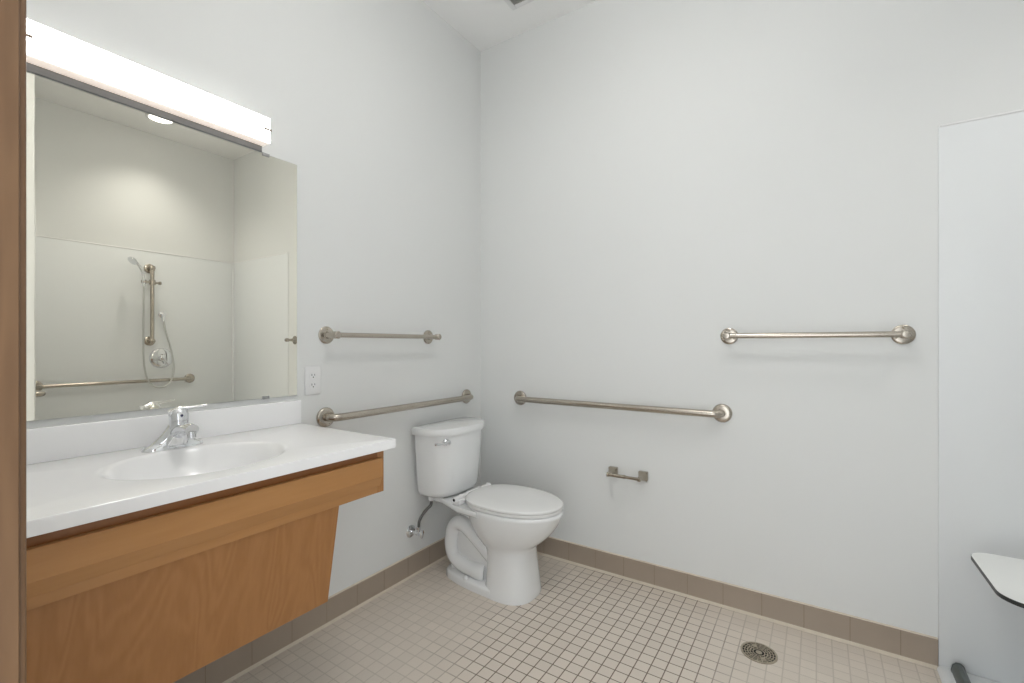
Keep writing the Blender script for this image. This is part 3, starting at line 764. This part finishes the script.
tube(bm, smooth_path([(WX-.044, -.600, 1.057), (WX-.050, -.585, 1.035), (WX-.056, -.565, 1.000)], 5), .009, seg=12, ry=.007); obj('lever', bm, M['chrome'], root, angle=50)

# ------------------------------------------------------------------ ceiling fittings
root = thing('ceiling_downlight', 'round lit recessed light in the shower ceiling, seen in the mirror', 'ceiling light', (2.640, -.735, H))
bm = BM()
lathe(bm, (2.640, -.735, H-.0006), (0, 0, -1), [(0, .098), (.003, .098), (.007, .090), (.007, .080), (.003, .079)], 48)
obj('trim_ring', bm, M['plastic'], root)
bm = BM(); lathe(bm, (2.640, -.735, H-.0042), (0, 0, -1), [(0, .077), (.001, .077)], 40); obj('lens', bm, M['led'], root)

root = thing('added_drum_light', 'added out-of-view opal drum fill light hanging on a short stem from the room ceiling', 'ceiling light', (1.25, -1.30, H))  # drum lamp added out of view to lift the room's brightness
bm = BM(); lathe(bm, (1.25, -1.30, H-.0006), (0, 0, -1), [(0, .060), (.012, .060), (.018, .050), (.020, .010), (.150, .010)], 40); obj('stem', bm, M['steel'], root)
bm = BM(); lathe(bm, (1.25, -1.30, H-.151), (0, 0, -1), [(0, 0), (.001, .06), (.006, .13), (.014, .145), (.060, .150), (.078, .142), (.088, .12), (.094, .06), (.095, 0)], 56); obj('added_fill_drum', bm, M['opal'], root)
root = thing('exhaust_fan', 'square grey exhaust grille on the ceiling at the corner', 'exhaust fan', (.51, -.335, H))
bm = BM()
X0, X1, Y0, Y1 = .368, .66, -.49, -.198
for a in ((X0, X0+.026, Y0, Y1), (X1-.026, X1, Y0, Y1), (X0+.026, X1-.026, Y0, Y0+.026), (X0+.026, X1-.026, Y1-.026, Y1)):
    box(bm, *a, H-.016, H-.0006, bev=.002)
obj('frame', bm, M['plastic'], root)
bm = BM(); g = plain('grey_grille', (.46, .45, .42), rough=.5)
k = X0+.026
while k < X1-.03: box(bm, k, k+.0048, Y0+.026, Y1-.026, H-.0135, H-.010); k += .0085
k = Y0+.026
while k < Y1-.03: box(bm, X0+.026, X1-.026, k, k+.0048, H-.0135, H-.0098); k += .0085
obj('grille', bm, g, root)
bm = BM(); box(bm, X0+.026, X1-.026, Y0+.026, Y1-.026, H-.002, H-.0006); obj('fan_recess', bm, M['darkhole'], root)

# ------------------------------------------------------------------ light, camera
for nm, x, y, pw in (('shower_light', 2.640, -.735, 26),):
    l = bpy.data.lights.new(nm, 'SPOT'); l.energy = pw; l.spot_size = math.radians(116); l.spot_blend = 1.0
    l.shadow_soft_size = 0.07; l.color = (1.0, 0.985, 0.96)
    o = bpy.data.objects.new(nm, l); C.objects.link(o); o.location = (x, y, H-0.03)
w = bpy.data.worlds.new('World'); bpy.context.scene.world = w; w.use_nodes = True
bg = w.node_tree.nodes['Background']; bg.inputs[0].default_value = (0.93, 0.97, 1.0, 1); bg.inputs[1].default_value = 2.5

cam = bpy.data.cameras.new('Camera'); co = bpy.data.objects.new('Camera', cam); C.objects.link(co)
co.location = (1.7197, -2.2538, 1.1748); co.rotation_euler = (PI/2, 0, 0.5838)
cam.sensor_width = 36; cam.lens = 461.3187/1024*36; cam.shift_y = (344.456-341.5)/1024
cam.clip_start = 0.02
sc = bpy.context.scene; sc.camera = co
vs = sc.view_settings
vs.view_transform = 'Standard'; vs.look = 'None'; vs.gamma = 1; vs.use_curve_mapping = False; vs.exposure = 0.17
